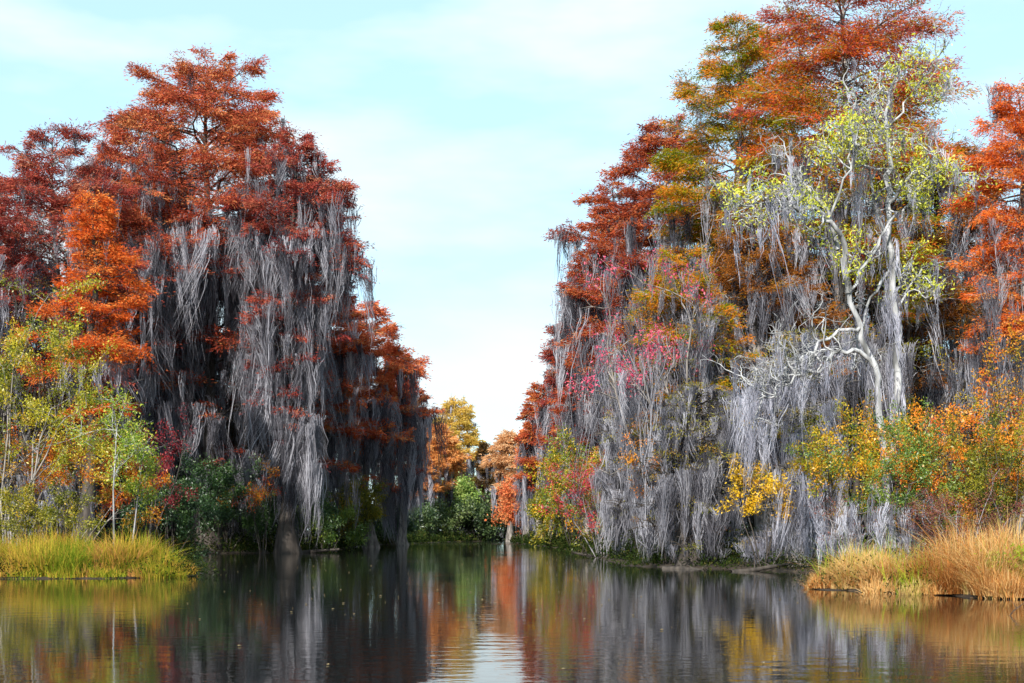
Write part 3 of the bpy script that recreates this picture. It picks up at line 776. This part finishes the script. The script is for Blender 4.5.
def along(line, n, inn, h, r, blades):
    """Clumps scattered beside a stretch of waterline, up to inn metres inland (to the left of its direction)."""
    p = np.array(line, float); d = np.diff(p, axis=0); L = np.linalg.norm(d, axis=1); c = np.r_[0, np.cumsum(L)]
    res = []
    for _ in range(n):
        t = rng.uniform(0, c[-1]); i = min(len(L) - 1, np.searchsorted(c, t) - 1 if t > 0 else 0)
        q = p[i] + d[i] * (t - c[i]) / L[i]; nn = np.array([-d[i][1], d[i][0]]) / L[i]
        q = q + nn * rng.uniform(*inn)
        res.append((512 + F * q[0] / q[1], q[1], rng.uniform(*h), r, blades))
    return res


cl = along([(-20, 35.5), (-13, 35.6), (-9.2, 36.3), (-8.5, 37.2)], 52, (.8, 3.8), (.55, 1.5), .65, 400)
cl += along([(-9.6, 36.2), (-8.35, 37.2), (-8.8, 39)], 8, (.7, 1.2), (.4, .9), .35, 260)
cl += along([(-20, 35.5), (-13, 35.6), (-9.2, 36.3), (-8.5, 37.2)], 34, (.15, .6), (.2, .65), .4, 170)
grass('green and gold sedge covering the low point on the left', 'marsh_grass', cl, 'sedge', 51, .5)
cl = along([(7.0, 32.4), (6.3, 29.6), (6.9, 28.2)], 16, (.75, 1.4), (.5, 1.15), .36, 440)
cl += along([(7.0, 32.4), (6.3, 29.6), (6.9, 28.2)], 12, (.2, .6), (.2, .55), .3, 170)
grass('arching straw orange grass tuft nearest the pale moss curtain', 'marsh_grass', cl, 'straw', 52, .3)
cl = along([(7.2, 27.6), (9, 25.3), (14, 24.2)], 40, (.4, 2.4), (.6, 1.8), .42, 460)
cl += along([(7.2, 27.6), (9, 25.3), (14, 24.2)], 26, (.05, .45), (.2, .7), .3, 170)
grass('tall straw orange grass mound at the lower right edge', 'marsh_grass', cl, 'straw', 53, .3)
cl = along([(6.4, 30.5), (6.9, 28), (9, 25.3), (14, 24.2)], 50, (.5, 2.4), (.6, 1.6), .5, 30)
grass('scattered green reed blades standing through the straw grass', 'reed_grass', cl, 'reed', 54, .7)

# ---- masses behind
rng = np.random.default_rng(9)
sp = [(x, y, h) for x, y, h in ((rng.uniform(-48, -12), rng.uniform(82, 118), rng.uniform(9, 15)) for _ in range(110)) if (x / y * F + 512) < 395 and land(np.array([x]), np.array([y]))[0] > 3]
sp += [(rng.uniform(-45, -20), rng.uniform(58, 82), rng.uniform(7, 12)) for _ in range(40)]
sp += [(rng.uniform(-80, -18), rng.uniform(119, 134), rng.uniform(6, 10)) for _ in range(60)]
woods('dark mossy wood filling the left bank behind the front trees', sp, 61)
sp = []
for _ in range(170):
    y = rng.uniform(54, 118); x = rng.uniform(5, 52)
    if land(np.array([x]), np.array([y]))[0] > 2.2:
        sp.append((x, y, min(rng.uniform(8, 15), max(4, 3 + land(np.array([x]), np.array([y]))[0] * 1.2))))
sp += [(rng.uniform(8, 80), rng.uniform(119, 134), rng.uniform(6, 10)) for _ in range(70)]
sp += [(rng.uniform(12, 34), rng.uniform(56, 74), rng.uniform(5, 9)) for _ in range(24)]
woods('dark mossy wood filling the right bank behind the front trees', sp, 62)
sp = [(rng.uniform(-22, 12), rng.uniform(172, 195), rng.uniform(5, 9)) for _ in range(50)]
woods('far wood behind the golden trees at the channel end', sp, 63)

pts = []
edge = CHANNEL[1:35]
for (x0, y0), (x1, y1) in zip(edge[:-1], edge[1:]):
    L = math.hypot(x1 - x0, y1 - y0)
    nx, ny = -(y1 - y0) / L, (x1 - x0) / L
    for t in np.arange(0, L, .9):
        x = x0 + (x1 - x0) * t / L; y = y0 + (y1 - y0) * t / L
        if abs(x) > 40:
            continue
        for off in (.3, 1.0, 2.2, 4):
            p = (x + nx * (off + rng.normal() * .3), y + ny * (off + rng.normal() * .3))
            if land(np.array([p[0]]), np.array([p[1]]))[0] > .15 and rng.random() < .8:
                near = y < 46
                h = rng.uniform(.35, .8) if near else rng.uniform(.5, 1.5) * (.6 if off < 1 else 1.1)
                pts.append((p[0], p[1], h, rng.uniform(.6, 1.1)))
for x in np.arange(-90, 100, 2.2):
    for y in (62, 90, 136):
        X = x * y / 100 + rng.normal() * .5
        if abs(X / y * F + 20) < 620 and land(np.array([X]), np.array([float(y)]))[0] > 3:
            pts.append((X, y + rng.normal() * 1.5, rng.uniform(1.6, 3.2), 1.8))
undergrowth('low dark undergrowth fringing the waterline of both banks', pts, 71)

# ---- floating leaves, curled so their rims stand clear of the water
def floating_leaves():
    rng = np.random.default_rng(88)
    b = Buf()
    k = 7; u = np.linspace(0, 1, k)
    w = .034 * np.sin(np.pi * np.clip(u, .03, .97)) ** .8
    row = []
    for c in (-1, -.5, 0, .5, 1):
        row.append(np.c_[(u - .5) * .11, w * c, .003 + .030 * c * c * np.sin(np.pi * u) + .02 * (u - .5) ** 2 * 4])
    v = np.stack(row, 1).reshape(-1, 3)
    i = (np.arange(k - 1)[:, None] * 5 + np.arange(4)[None]).ravel()
    b.add(v, np.stack([i, i + 1, i + 6, i + 5], -1), .5)
    mt = ramp_mat('bleached_leaf', ['6c5a40', 'ac9874', 'd0c4a8'], .2, scale=9)
    proto = b.build('floating_leaf', mt, smooth=True)
    n = 0
    while n < 170:
        Y = 1750 / rng.uniform(24, 90) if n < 125 else 1750 / rng.uniform(18, 140)
        px = rng.normal([330, 470, 560][n % 3], [60, 45, 30][n % 3]) if n < 125 else rng.uniform(180, 900)
        x = wx(px, Y)
        if land(np.array([x]), np.array([Y]))[0] > -.5:
            continue
        o = proto if n == 0 else proto.copy()
        if n:
            COL.objects.link(o)
        o.location = (x, Y, 0.002); o.rotation_euler = (0, 0, rng.uniform(0, 6.28))
        sc = rng.uniform(.18, .5) * (1 if Y < 45 else 1.3); o.scale = (sc, sc, sc)
        mark(o, 'small pale curled leaf floating on the dark water', 'leaf', 'floating leaves on the channel')
        n += 1


floating_leaves()

# a dead twig standing out of the water by the right edge
def water_twig():
    rng = np.random.default_rng(3); Y = 20.5
    x = wx(1004, Y); b = Buf()
    p = crooked(rng, (x, Y, -.1), (.4, 0, .75), .42, 6, .12); tube(b, p, np.linspace(.008, .003, 7), 5)
    for i, s in ((3, 1), (4, -1), (2, 1)):
        q = crooked(rng, p[i], (.5 * s + .2, .2, .5), .18, 4, .2); tube(b, q, np.linspace(.004, .002, 5), 4)
    o = b.build('dead_twig', M['barkdark'], None, (x, Y, 0), True); mark(o, 'dark dead twig sticking out of the water at the lower right', 'twig')


water_twig()

# fallen timber lying half in the water at the foot of the banks
def fallen_log(px, Y, length, rad, ang, tilt, label, seed):
    rng = np.random.default_rng(seed); b = Buf(); x = wx(px, Y)
    d = np.array([math.cos(ang), math.sin(ang), tilt])
    p = crooked(rng, np.array([x, Y, .02]) - d * length / 2, d, length, 8, .06)
    tube(b, p, np.linspace(rad, rad * .45, 9) * rng.uniform(.85, 1.15, 9), 8)
    for k in (3, 5, 6, 7):
        q = crooked(rng, p[k], d * .3 + rng.normal(size=3) * .5 + [0, 0, .7], length * rng.uniform(.15, .35), 5, .25)
        tube(b, q, np.linspace(rad * .4, .006, 6), 5)
    o = b.build('fallen_log', M['barkdark'], None, (x, Y, 0), True); mark(o, label, 'log', 'fallen timber at the waterline')


fallen_log(765, 42.4, 2.2, .09, .25, .06, 'dark broken log lying in the shade under the pale moss curtain', 1)
fallen_log(600, 63.5, 2.6, .08, 2.7, .08, 'thin grey branch reaching over the water below the crimson shrub', 2)
fallen_log(690, 44.9, 1.8, .10, -.4, .05, 'short stub of timber in the water under the grey moss curtain', 3)
fallen_log(318, 76.5, 2.4, .12, .1, .05, 'dark log at the waterline right of the tallest left cypress', 4)

# ------------------------------------------------------------------ light, sky, camera
SUN = Vector((-.28, -.82, .55)).normalized()
el = math.asin(SUN.z); rot = math.atan2(SUN.x, SUN.y)
sl = bpy.data.lights.new('sun', 'SUN'); sl.energy = 3.6; sl.angle = R(.53); sl.color = (1, .95, .86)
so = bpy.data.objects.new('sun', sl); COL.objects.link(so); so.rotation_euler = (-SUN).to_track_quat('-Z', 'Y').to_euler()

W = bpy.data.worlds.new('World'); SC.world = W; W.use_nodes = True
nt = W.node_tree; nd = nt.nodes; lk = nt.links; nd.clear()
out = nd.new('ShaderNodeOutputWorld'); bg = nd.new('ShaderNodeBackground'); bg.inputs['Strength'].default_value = .15
sky = nd.new('ShaderNodeTexSky'); sky.sky_type = 'NISHITA'; sky.sun_disc = False; sky.sun_elevation = el; sky.sun_rotation = rot
sky.air_density = 1.0; sky.dust_density = .6; sky.ozone_density = 1.0
tc = nd.new('ShaderNodeTexCoord'); mp = nd.new('ShaderNodeMapping'); mp.inputs['Scale'].default_value = (1, 1, 3.2)
nz = nd.new('ShaderNodeTexNoise'); nz.inputs['Scale'].default_value = 3.6; nz.inputs['Detail'].default_value = 5; nz.inputs['Roughness'].default_value = .5
cr = nd.new('ShaderNodeValToRGB'); cr.color_ramp.elements[0].position = .44; cr.color_ramp.elements[1].position = .64
cr.color_ramp.elements[0].color = (0, 0, 0, 1); cr.color_ramp.elements[1].color = (1, 1, 1, 1)
tn = nd.new('ShaderNodeMixRGB'); tn.blend_type = 'MULTIPLY'; tn.inputs[0].default_value = 1; tn.inputs[2].default_value = (.54, .68, .74, 1)
ve = nd.new('ShaderNodeMixRGB'); ve.inputs[0].default_value = .6; ve.inputs[2].default_value = (2.15, 3.05, 3.3, 1)
mx = nd.new('ShaderNodeMixRGB'); mx.inputs[2].default_value = (2.75, 3.15, 3.3, 1)
lk.new(tc.outputs['Generated'], mp.inputs[0]); lk.new(mp.outputs[0], nz.inputs['Vector']); lk.new(nz.outputs['Fac'], cr.inputs[0])
lk.new(cr.outputs[0], mx.inputs[0]); lk.new(sky.outputs[0], tn.inputs[1]); lk.new(tn.outputs[0], ve.inputs[1]); lk.new(ve.outputs[0], mx.inputs[1]); lk.new(mx.outputs[0], bg.inputs[0]); lk.new(bg.outputs[0], out.inputs[0])

cam = bpy.data.cameras.new('camera'); co = bpy.data.objects.new('camera', cam); COL.objects.link(co)
co.location = (0, 0, CAMZ); co.rotation_euler = (R(90), 0, 0)
cam.sensor_width = 36; cam.lens = F / 1024 * 36; cam.shift_y = (HOR - 341.5) / 1024
cam.clip_end = 6000
SC.camera = co
vs = SC.view_settings; vs.view_transform = 'Standard'; vs.look = 'None'; vs.exposure = 1.28; vs.gamma = 1
SC.cycles.max_bounces = 5; SC.cycles.diffuse_bounces = 3; SC.cycles.transmission_bounces = 2; SC.cycles.glossy_bounces = 2
SC.cycles.use_denoising = True
SC.cycles.adaptive_threshold = .02
print('built in', time.time() - T0, 'quads', sum(len(m.polygons) for m in bpy.data.meshes))
